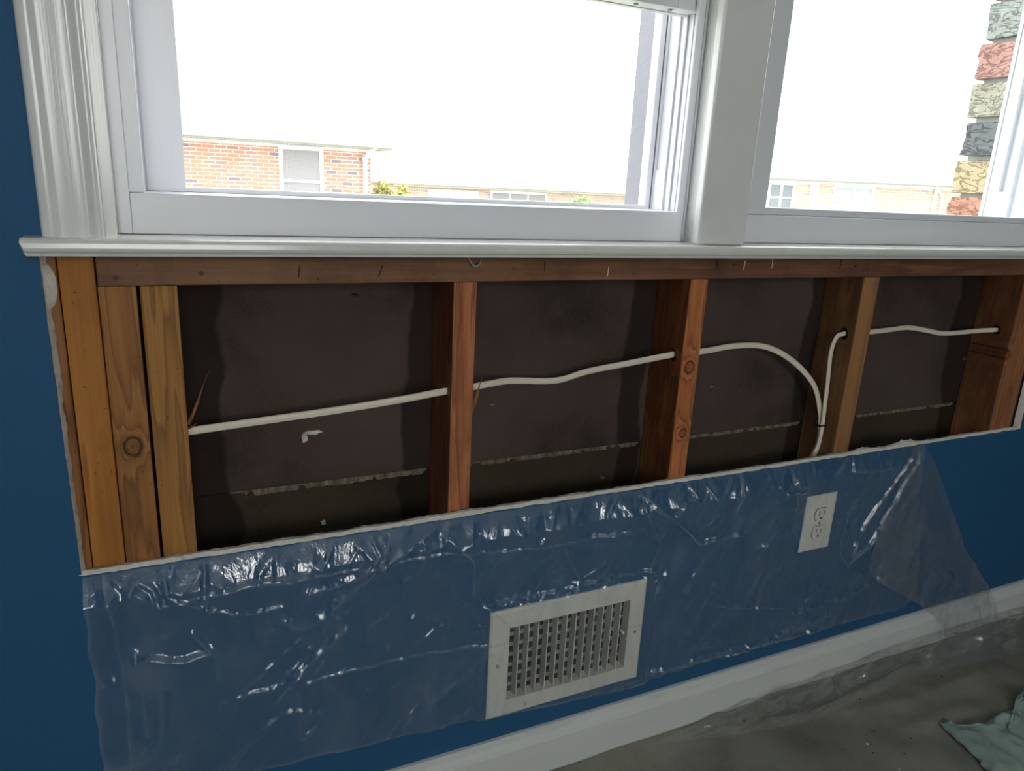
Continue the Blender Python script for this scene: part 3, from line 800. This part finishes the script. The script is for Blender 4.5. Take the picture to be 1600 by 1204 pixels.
# ================================================================ PLASTIC FILM
CBOX = []
def seg_d(p, a, b):
    ab = (b[0] - a[0], b[1] - a[1]); L = ab[0] ** 2 + ab[1] ** 2
    t = max(0, min(1, ((p[0] - a[0]) * ab[0] + (p[1] - a[1]) * ab[1]) / L))
    return math.hypot(p[0] - a[0] - ab[0] * t, p[1] - a[1] - ab[1] * t), t
def px2(u, v, D=.915):
    q = P(u, v, D); return (q.x, q.z)
CREASE = []      # (polyline, half width, height)
def crease(pts, wd, h): CREASE.append(([px2(*p) for p in pts], wd, h))
crease([(180, 905), (250, 940), (330, 922), (400, 905), (480, 893)], .008, .006)
crease([(200, 920), (212, 900), (240, 915), (250, 940)], .006, .006)
crease([(255, 890), (262, 925), (330, 950), (400, 956), (440, 945)], .006, .005)
crease([(320, 880), (318, 925), (325, 950)], .006, .006)
crease([(400, 910), (480, 895), (560, 885), (640, 868), (700, 860), (800, 855), (900, 843), (1000, 820)], .004, .0035)
crease([(480, 925), (540, 905), (600, 870), (680, 825)], .012, .006)
crease([(575, 828), (590, 860), (560, 890)], .006, .005)
crease([(440, 970), (475, 985), (520, 950), (620, 850)], .014, .006)
crease([(700, 840), (735, 870), (740, 930), (800, 980)], .016, .006)
crease([(770, 800), (830, 805), (870, 790)], .006, .004)
crease([(1000, 770), (1050, 810), (1090, 850), (1170, 830)], .007, .006)
crease([(1075, 750), (1085, 775), (1060, 785), (1050, 800)], .007, .006)
crease([(1160, 745), (1140, 815)], .005, .006)
crease([(1280, 735), (1255, 765), (1220, 768)], .006, .005)
crease([(1345, 690), (1330, 735), (1390, 730)], .005, .006)
crease([(1432, 700), (1370, 790), (1345, 830), (1330, 870)], .005, .008)
crease([(1438, 705), (1395, 790), (1360, 850), (1328, 878)], .005, .008)
crease([(1322, 800), (1310, 860), (1325, 890)], .006, .006)
crease([(1000, 790), (1030, 850), (1010, 910)], .012, .006)
crease([(480, 1068), (600, 1035), (760, 1008), (880, 985), (1000, 975)], .0035, .0022)
crease([(210, 1020), (225, 1100), (230, 1150)], .008, .004)
crease([(160, 900), (175, 960), (185, 1010), (200, 1100), (205, 1204)], .012, .004)
crease([(370, 1090), (430, 1075), (480, 1050)], .006, .004)
crease([(1090, 1050), (1200, 1000), (1300, 960)], .010, .005)
crease([(1240, 960), (1330, 930), (1380, 900)], .010, .006)
crease([(900, 837), (987, 829)], .004, .004)
crease([(1014, 789), (1060, 820), (1092, 846)], .012, .008)
crease([(1114, 949), (1232, 953)], .004, .003)
crease([(1020, 1050), (1160, 1012), (1280, 985)], .007, .005)
crease([(880, 860), (905, 905), (890, 930)], .010, .006)
crease([(300, 990), (330, 1020), (280, 1035), (215, 1030)], .008, .006)
crease([(540, 985), (470, 1050), (430, 1100)], .012, .006)
crease([(1200, 700), (1205, 800), (1195, 860)], .010, .005)
crease([(1235, 700), (1240, 790)], .008, .005)
for pl_, wd_, hh_ in CREASE:
    CBOX.append((pl_, wd_, hh_, (min(p[0] for p in pl_) - wd_, max(p[0] for p in pl_) + wd_, min(p[1] for p in pl_) - wd_, max(p[1] for p in pl_) + wd_)))
def wr(x, z):
    h = 0; st = 0
    for pl, wd, hh, bb in CBOX:
        if x < bb[0] or x > bb[1] or z < bb[2] or z > bb[3]: continue
        best = 9
        for a, b in zip(pl, pl[1:]):
            if abs(x - a[0]) > .4: continue
            d, t = seg_d((x, z), a, b)
            if d < best: best = d
        if best < wd: h += hh * (1 - best / wd) ** 1.3
        if best < .004: st = max(st, math.exp(-(best / .0017) ** 2) * (.45 + .9 * abs(noise.noise(Vector((x * 25, z * 25, 4))))))
    v = Vector((x * 9, 0, z * 6))
    r = 1 - abs(noise.noise(v + Vector((0, 3, 0)))) * 2
    h += .0035 * max(0, r) ** 3
    v2 = Vector((x * 26, 5, z * 17)); r2 = 1 - abs(noise.noise(v2)) * 2.2
    h += .0016 * max(0, r2) ** 2
    h += .0009 * noise.noise(Vector((x * 90, 1, z * 50)))
    q = noise.noise(Vector((x * 13 + 4, 2, z * 8))); q2 = noise.noise(Vector((x * 21 - z * 13, 6, z * 9)))
    h += .0036 * max(0, 1 - abs(q) * 9) + .0024 * max(0, 1 - abs(q2) * 9)
    st = max(st, .45 * max(0, 1 - abs(q) * 26) * max(0, noise.noise(Vector((x * 6, 9, z * 6))) * 2.2), .4 * max(0, 1 - abs(q2) * 26) * max(0, noise.noise(Vector((x * 7, 19, z * 7))) * 2.2))
    return h, st
def lerp_poly(x, pts):
    if x <= pts[0][0]: return pts[0][1]
    for (a, b), (c, d) in zip(pts, pts[1:]):
        if x <= c: return b + (d - b) * (x - a) / (c - a)
    return pts[-1][1]
def film_main():
    bm = bmesh.new(); nx, nz = 760, 190; rows = []; lay = bm.verts.layers.float.new('stress')
    botz = [(-.13, -.828), (.119, -.842), (.424, -.8585), (.60, -.874), (.735, -.889), (.748, -.890), (.762, -.878), (.90, -.876), (1.047, -.882), (1.228, -.881), (1.35, -.884), (1.431, -.888), (1.48, -.872), (1.53, -.862)]
    for i in range(nx + 1):
        s = i / nx; xt = -.1235 + (1.397 + .1235) * s
        xbot = -.128 + (1.50 + .128) * s if s < .9 else (-.128 + 1.628 * .9) + (s - .9) * 1.628 * 1.0
        col = []
        ztop = ZOPEN - .0025 + .0012 * noise.noise(Vector((xt * 30, 8, 0)))
        for j in range(nz + 1):
            t = j / nz
            x = xt + (xbot - xt) * t
            zb = zc(lerp_poly(xbot, botz)) + .0025 * noise.noise(Vector((xt * 22, 3, 3))) 
            z = ztop + (zb - ztop) * t
            edge = .006 * noise.noise(Vector((0, 7, z * 22))) * max(0, 1 - s * 30)
            hh, ss = wr(x, z)
            tf = .095 + .02 * noise.noise(Vector((x * 5, 4, 4)))
            bl = (t / tf) ** .85 if t < tf else max(0, 1 - (t - tf) / .30) ** 1.5
            amp = .017 * (1.0 if x < .95 else max(.45, 1 - (x - .95) * 1.6)) * (1 + .35 * noise.noise(Vector((x * 11, 1, 3))) + .2 * noise.noise(Vector((x * 31, 1, 9))))
            y = -.0022 - hh * min(1, t * 14 + .12) - amp * bl
            if t > .985 or s < .003: ss = max(ss, .35)
            # stands proud where it runs over the register and the outlet plate
            if .418 < x < .733 and zc(-.872) < z < zc(-.656): y = min(y * .45, 0) - .0088
            elif .405 < x < .746 and zc(-.885) < z < zc(-.643): y -= .004
            if 1.087 < x < 1.180 and zc(-.687) < z < zc(-.554): y = y * .4 - .0085
            vv = bm.verts.new((x + edge, y, z)); vv[lay] = ss; col.append(vv)
        rows.append(col)
    for a, b in zip(rows, rows[1:]):
        for k in range(nz): bm.faces.new([a[k], b[k], b[k + 1], a[k + 1]])
    return bm
pf = link('plastic_sheet', film_main(), M_FILM, smooth=True)
tag(pf, 'crinkled clear plastic sheet hung over the blue wall below the cut opening', 'plastic sheet')
# ================================================================ FLOOR COVERS
def cloth_z(x, y):
    z = .007 + .005 * noise.noise(Vector((x * 3, y * 4, 1))) + .0025 * noise.noise(Vector((x * 9, y * 11, 5)))
    for (pl, wd, hh) in CF:
        for a, b in zip(pl, pl[1:]):
            d, t = seg_d((x, y), a, b)
            if d < wd: z += hh * (1 - d / wd) ** 1.6; break
    z += .011 * max(0, 1 + (y + .0155) / .05)
    return max(.002, z)
def PF(u, v, z=.012):
    d = RIGHT * (u - 800) + DOWN * (v - 602) + FWD * FPX
    q = EYE + d * ((z - EYE.z) / d.z); return (q.x, q.y)
CF = [([PF(1195, 1127), PF(1230, 1122), PF(1290, 1106), PF(1350, 1078), PF(1430, 1040)], .013, .017),
      ([PF(1200, 1100), PF(1300, 1075), PF(1400, 1040)], .05, .010),
      ([PF(1140, 1204), PF(1135, 1160), PF(1120, 1125)], .035, .010),
      ([PF(1300, 1110), PF(1420, 1090), PF(1560, 1040)], .05, .007),
      ([PF(1420, 1130), PF(1520, 1100)], .04, .006)]
# the loose doubled corner that falls over the baseboard
def interp(pts, t):
    n = len(pts) - 1; k = min(int(t * n), n - 1); f = t * n - k
    return pts[k].lerp(pts[k + 1], f)
def tail():
    Lp = spline([P(1425, 700, .912), P(1390, 795, .908), P(1358, 875, .904), P(1368, 905, .900), P(1425, 938, .895), P(1470, 975, .890), P(1470, 1010, .880), P(1440, 1040, .868)], 10)
    Rp = spline([P(1444, 692, .912), P(1468, 740, .908), P(1488, 800, .905), P(1505, 850, .903), P(1530, 895, .901), P(1550, 930, .896), P(1562, 975, .882), P(1572, 1005, .862)], 10)
    bm = bmesh.new(); nt, ns = 120, 70; rows = []
    for i in range(nt + 1):
        t = i / nt; a = interp(Lp, t); b = interp(Rp, t); r = []
        for j in range(ns + 1):
            s = j / ns; p = a.lerp(b, s)
            v = Vector((p.x * 14, 2, p.z * 6 - p.y * 4))
            h = .006 * max(0, 1 - abs(noise.noise(v)) * 2.4) ** 2 + .003 * noise.noise(v * 3.1)
            fold = .008 * math.exp(-((s - .35 - .3 * t) / .06) ** 2) + .006 * math.exp(-((s - .62) / .05) ** 2)
            p = p + Vector((0, -(h + fold * min(1, t * 3)) * min(1, .2 + 2 * t), .002 * noise.noise(v * 2)))
            p.y = min(p.y, -.006 if p.z > .115 else -.018)
            p.z = max(p.z, cloth_z(p.x, min(p.y, -.0155)) + .003)
            r.append(bm.verts.new(p))
        rows.append(r)
    for a, b in zip(rows, rows[1:]):
        for k in range(ns): bm.faces.new([a[k], b[k], b[k + 1], a[k + 1]])
    return bm
tl = link('loose_corner', tail(), M_FILM2, pf, smooth=True); tl['label'] = 'hazy doubled corner'

bm = bmesh.new(); rows = []
ys = [-.0150 - (3.0) * (j / 170) ** 1.7 for j in range(171)]
for i in range(331):
    x = -1.5 + 4.8 * i / 330
    rows.append([bm.verts.new((x, y, cloth_z(x, y))) for y in ys])
for a, b in zip(rows, rows[1:]):
    for k in range(len(ys) - 1): bm.faces.new([a[k], b[k], b[k + 1], a[k + 1]])
tag(link('drop_cloth', bm, M_CLOTH, smooth=True), 'grey-brown canvas drop cloth spread over the floor up to the white baseboard', 'drop cloth')
# film heaped along the baseboard
def heap():
    up_ = [P(1110, 1120, .905), P(1200, 1084, .905), P(1290, 1050, .905), P(1400, 1010, .905), P(1500, 975, .905), P(1610, 944, .905), P(1700, 915, .905)]
    lo_ = [Vector((*PF(1020, 1164), .014)), Vector((*PF(1150, 1148), .014)), Vector((*PF(1245, 1130), .014)), Vector((*PF(1330, 1096), .014)), Vector((*PF(1440, 1056), .014)), Vector((*PF(1610, 1018), .014)), Vector((*PF(1720, 990), .014))]
    for p in up_: p.y = -.0175
    U = spline(up_, 12); Lw = spline(lo_, 12)
    bm = bmesh.new(); nt, ns = 260, 46; rows = []
    for i in range(nt + 1):
        t = i / nt; a = interp(U, t); b = interp(Lw, t); r = []
        for j in range(ns + 1):
            s = j / ns; p = a.lerp(b, s)
            v = Vector((p.x * 8 + s * 1.2, s * 2.6, 7))
            h = .042 * max(0, 1 - abs(noise.noise(v)) * 2.3) ** 2 * math.sin(math.pi * min(1, s * 1.02)) * min(1, t * 6)
            h += .012 * noise.noise(Vector((p.x * 30, s * 6, 2))) * math.sin(math.pi * s)
            p = p + Vector((0, -.25 * h, h * .7)); p.y = min(p.y, -.0165); p.z = max(p.z, cloth_z(p.x, p.y) + .003)
            r.append(bm.verts.new(p))
        rows.append(r)
    for a, b in zip(rows, rows[1:]):
        for k in range(ns): bm.faces.new([a[k], b[k], b[k + 1], a[k + 1]])
    return bm
hp = link('trailing_film', heap(), M_FILM2, pf, smooth=True); hp['label'] = 'crumpled film trailing along the baseboard'
# torn rag
def rag():
    out = [PF(*q) for q in ((1465, 1128), (1500, 1133), (1528, 1138), (1550, 1122), (1575, 1110), (1590, 1112), (1600, 1104), (1585, 1090), (1610, 1070), (1700, 1080), (1720, 1170), (1700, 1240), (1600, 1235), (1548, 1214), (1530, 1190), (1512, 1172), (1500, 1160), (1485, 1146))]
    cx = sum(p[0] for p in out) / len(out); cy = sum(p[1] for p in out) / len(out)
    den = []
    for i in range(len(out)):
        a, b = out[i], out[(i + 1) % len(out)]
        for k in range(8):
            t = k / 8; x = a[0] + (b[0] - a[0]) * t; y = a[1] + (b[1] - a[1]) * t
            j = .004 * noise.noise(Vector((x * 60, y * 60, 2))); den.append((x + j, y - j))
    bm = bmesh.new(); rings = []
    for r in range(17):
        s = 1 - r / 17
        ring = []
        for x, y in den:
            X = cx + (x - cx) * s; Y = cy + (y - cy) * s
            z = cloth_z(X, Y) + .004 + .010 * max(0, 1 - abs(noise.noise(Vector((X * 16, Y * 16, 3)))) * 2) ** 2 * min(1, (1 - s) * 5 + .3)
            ring.append(bm.verts.new((X, Y, z)))
        rings.append(ring)
    n = len(den)
    for a, b in zip(rings, rings[1:]):
        for k in range(n): bm.faces.new([a[k], a[(k + 1) % n], b[(k + 1) % n], b[k]])
    bm.faces.new(rings[-1])
    return bm
rg = link('cloth_rag', rag(), M_RAG, smooth=True); sd = rg.modifiers.new('s', 'SOLIDIFY'); sd.thickness = .002; sd.offset = 1
tag(rg, 'pale green torn rag lying on the drop cloth in the lower right corner', 'rag')
# crumbs
def crumb(r, seed):
    bm = bmesh.new(); bmesh.ops.create_icosphere(bm, subdivisions=2, radius=r)
    for v in bm.verts: v.co *= 1 + .5 * noise.noise(v.co.normalized() * 1.5 + Vector((seed, 0, 0))); v.co.z *= .7
    return bm
M_CR = paint('dark_crumb', (.03, .02, .015), .9); M_CR2 = paint('plaster_crumb', (.6, .58, .52), .9)
for k, (u, v, r, dk, lab) in enumerate([(1163, 1126, .0028, 1, 'dark wood crumb alone on the drop cloth near the baseboard film'), (1344, 1091, .0020, 1, 'dark crumb just below the fold in the drop cloth'), (1367, 1137, .0017, 1, 'small dark crumb in the middle of the drop cloth'),
        (1424, 1148, .0018, 1, 'dark crumb on the drop cloth left of the green rag'), (1365, 1171, .0017, 1, 'lowest dark crumb left of the green rag'), (1472, 1055, .0020, 1, 'dark crumb beside the heaped plastic at far right'),
        (1356, 1157, .0022, 0, 'white plaster crumb between dark crumbs on the drop cloth'), (1406, 1197, .0020, 0, 'white plaster crumb at the bottom edge of the picture')]):
    x, y = PF(u, v); o = link('crumb', crumb(r, k * 3), M_CR if dk else M_CR2, smooth=True); o.location = (x, y, cloth_z(x, y) + r * .4)
    tag(o, lab, 'debris', 'crumbs on the drop cloth')

# ================================================================ OUTSIDE
bm = bmesh.new(); vs = [bm.verts.new(p) for p in ((-60, .26, -1.1), (90, .26, -1.1), (90, 14, -1.12), (-60, 14, -1.12), (90, 34, -1.75), (-60, 34, -1.75), (90, 120, -1.9), (-60, 120, -1.9))]
bm.faces.new(vs[:4]); bm.faces.new([vs[3], vs[2], vs[4], vs[5]]); bm.faces.new([vs[5], vs[4], vs[6], vs[7]])
o = struct(link('ground', bm, M_GRASS))

def house(name, loc, rotz, L, depth, H, zb, brick, label, roof_h, ridge='x', over=.35):
    """front wall lies along local x at y = 0, the house behind it (local +y)"""
    r = empty(name, loc); r.rotation_euler = (0, 0, rotz); tag(r, label, 'house')
    bm = bbox(0, L, 0, depth, zb, H); link('brick_wall', bm, brick, r)
    bm = bmesh.new()
    prism(bm, [(-over, H), (depth + over, H), (depth + over, H + .10), (depth / 2, H + roof_h), (-over, H + .10)], 'x', -over, L + over)
    link('roof', bm, M_ROOF, r)
    bm = bmesh.new(); box(bm, -over, L + over, -over - .10, -over - .002, H + .03, H + .125); link('gutter', bm, M_GUTTER, r)
    bm = bmesh.new(); box(bm, 0, L, -.03, -.002, H - .06, H - .002); link('frieze_board', bm, M_SIDING, r)
    return r
def hwin(r, x0, x1, z0, z1, pane=M_PANE, panes=(2, 2), tr=.06):
    bm = bmesh.new()
    box(bm, x0 - tr, x0, -.05, -.002, z0 - tr, z1 + tr); box(bm, x1, x1 + tr, -.05, -.002, z0 - tr, z1 + tr)
    box(bm, x0, x1, -.05, -.002, z0 - tr, z0); box(bm, x0, x1, -.05, -.002, z1, z1 + tr)
    for i in range(1, panes[0]):
        x = x0 + (x1 - x0) * i / panes[0]; box(bm, x - .03, x + .03, -.045, -.002, z0, z1)
    for i in range(1, panes[1]):
        z = z0 + (z1 - z0) * i / panes[1]; box(bm, x0, x1, -.048, -.002, z - .025, z + .025)
    f = link('window', bm, M_SIDING, r)
    link('pane', bbox(x0, x1, -.02, -.003, z0, z1), pane, f)
    return f
# near brick house seen through the left window
Dn = 14.5 - .922
h1 = house('brick_house', (-6.0, Dn, 0), 0, 9.68, 8, zc(.490), -1.15, M_HBRICK, 'orange brick house with one window, nearest across the lawn through the left window', 2.0)
hwin(h1, 8.03, 8.70, zc(-.72), zc(.40), M_BLIND, (1, 2), .07)
bm = bmesh.new()
sweep(bm, spline([(9.72, -.40, zc(.56)), (9.66, -.30, zc(.50)), (9.56, -.07, zc(.30)), (9.56, -.06, zc(.1)), (9.56, -.06, -1.1)], 5), .045, .035, seg=8)
link('downspout', bm, M_SIDING, h1)
# far garage house
Dg = 30 - .922
h2 = house('garage_house', (8.6, Dg, 0), 0, 12.0, 9, zc(-.27), -2.0, M_HBRICK2, 'distant pale house with a white garage door and brick chimney', 1.7)
bm = bmesh.new(); box(bm, 1.45, 3.75, -.06, -.002, -1.75, zc(-.42))
gd = link('garage_door', bm, M_SIDING, h2)
hwin(h2, 4.4, 7.0, zc(-1.3), zc(-.45), M_BLIND, (3, 1), .10)
bm = bbox(3.35, 4.25, 3.0, 3.7, zc(.2), zc(1.03)); link('chimney', bm, M_HBRICK2, h2)
# house on the right, turned
ax, ay, bx_, by_ = 14.1, 15.7 - .922, 18.9, 10.9 - .922
ang = math.atan2(by_ - ay, bx_ - ax); Lh = math.hypot(bx_ - ax, by_ - ay)
h3 = house('brick_house', (ax, ay, 0), ang, Lh + 2, 7, zc(.42), -1.3, M_HBRICK2, 'pale red brick house with blue-grey paned window, seen through the right window', 1.9, over=.25)
def on_h3(u):
    d = RIGHT * (u - 800) + DOWN * (300 - 602) + FWD * FPX
    # intersection with the wall line seen from above
    dx, dy = bx_ - ax, by_ - ay
    det = d.x * (-dy) - d.y * (-dx)
    s = ((ax - EYE.x) * (-dy) - (ay - EYE.y) * (-dx)) / det
    X = EYE.x + d.x * s; Y = EYE.y + d.y * s
    return math.hypot(X - ax, Y - ay) * (1 if (X - ax) * dx + (Y - ay) * dy > 0 else -1)
hwin(h3, on_h3(1204), on_h3(1238), zc(-1.0), zc(.30), M_PANE, (2, 4), .07)
hwin(h3, on_h3(1306), on_h3(1362), zc(-1.0), zc(.30), paint('curtained_glass', (.34, .34, .36), .6), (2, 4), .07)
bm = bmesh.new(); a = on_h3(1265); box(bm, a, a + .22, -.05, -.002, -1.2, zc(.36)); link('white_panel', bm, M_SIDING, h3)
bm = bmesh.new(); a = on_h3(1462); sweep(bm, [Vector((a, -.05, zc(.42))), Vector((a + .03, -.05, -1.2))], .04, .03, seg=8); link('downspout', bm, M_SIDING, h3)
bm = bmesh.new(); a = on_h3(1474); sweep(bm, [Vector((a - .15, -.05, zc(.42))), Vector((a, -.05, zc(.15))), Vector((a + .02, -.05, -1.2))], .03, .03, seg=8); link('downspout', bm, M_SIDING, h3)

def shrub(loc, rx, rz, mat, label, seed):
    r = empty('shrub', loc); tag(r, label, 'shrub')
    bm = bmesh.new(); rnd = random.Random(seed)
    for k in range(4200):
        q = Vector((rnd.gauss(0, 1), rnd.gauss(0, 1), rnd.gauss(0, 1))).normalized()
        rr = (.55 + .45 * rnd.random() ** .5) * (1 + .18 * noise.noise(q * 2.5 + Vector((seed, 0, 0))))
        c = Vector((q.x * rx * rr, q.y * rx * .7 * rr, rz + q.z * rz * rr))
        a = Vector((rnd.uniform(-1, 1), rnd.uniform(-1, 1), rnd.uniform(-1, 1))).normalized() * .055
        b = a.cross(Vector((rnd.uniform(-1, 1), rnd.uniform(-1, 1), 1))).normalized() * .03
        bm.faces.new([bm.verts.new(c + v) for v in (-a, b, a, -b)])
    link('foliage', bm, mat, r)
    bm = bmesh.new(); sweep(bm, [Vector((0, 0, -.1)), Vector((0, 0, rz))], .04, .04, side=Vector((0, 1, 0)), seg=8); link('stem', bm, M_BARK, r)
def gnd(y): return -1.12 if y < 14 else -1.12 - (y - 14) / 20 * .63
def put(u, D): q = P(u, 300, D); return (q.x, q.y, gnd(q.y))
shrub(put(600, 15.5), .36, 1.0, M_LEAF, 'yellow-green shrub touching the corner of the nearest brick house', 3)
shrub(put(627, 16.2), .42, .98, M_LEAF, 'yellow-green rounded shrub just left of the distant garage', 8)
shrub(put(907, 16.5), .60, .95, M_LEAF2, 'green low shrub near the right end of the left window view', 5)
def tree(loc, h, label, seed):
    rnd = random.Random(seed); r = empty('bare_tree', loc); tag(r, label, 'tree')
    bm = bmesh.new(); tw = bmesh.new()
    sweep(bm, [Vector((0, 0, 0)), Vector((.05, 0, h * .35)), Vector((0, 0, h * .7))], .12, .12, seg=8, taper=lambda t: 1 - .6 * t)
    def br(p, d, L, rad, lv):
        q = p + d * L
        sweep(tw, [p, p.lerp(q, .5) + Vector((rnd.uniform(-.05, .05), 0, rnd.uniform(-.05, .05))), q], rad, rad, seg=4, taper=lambda t: 1 - .6 * t)
        if lv < 4:
            for _ in range(3):
                nd = (d + Vector((rnd.uniform(-.7, .7), rnd.uniform(-.7, .7), rnd.uniform(-.1, .6)))).normalized()
                br(p.lerp(q, rnd.uniform(.5, 1)), nd, L * rnd.uniform(.55, .8), rad * .6, lv + 1)
    for k in range(7):
        br(Vector((0, 0, h * (.25 + .06 * k))), Vector((rnd.uniform(-1, 1), rnd.uniform(-1, 1), rnd.uniform(.3, 1))).normalized(), h * .25, .045, 0)
    link('trunk', bm, M_BARK, r); link('branches', tw, M_BARK, r)
tree(put(858, 52), 7.0, 'leafless tree standing behind the roof of the distant garage house', 2)
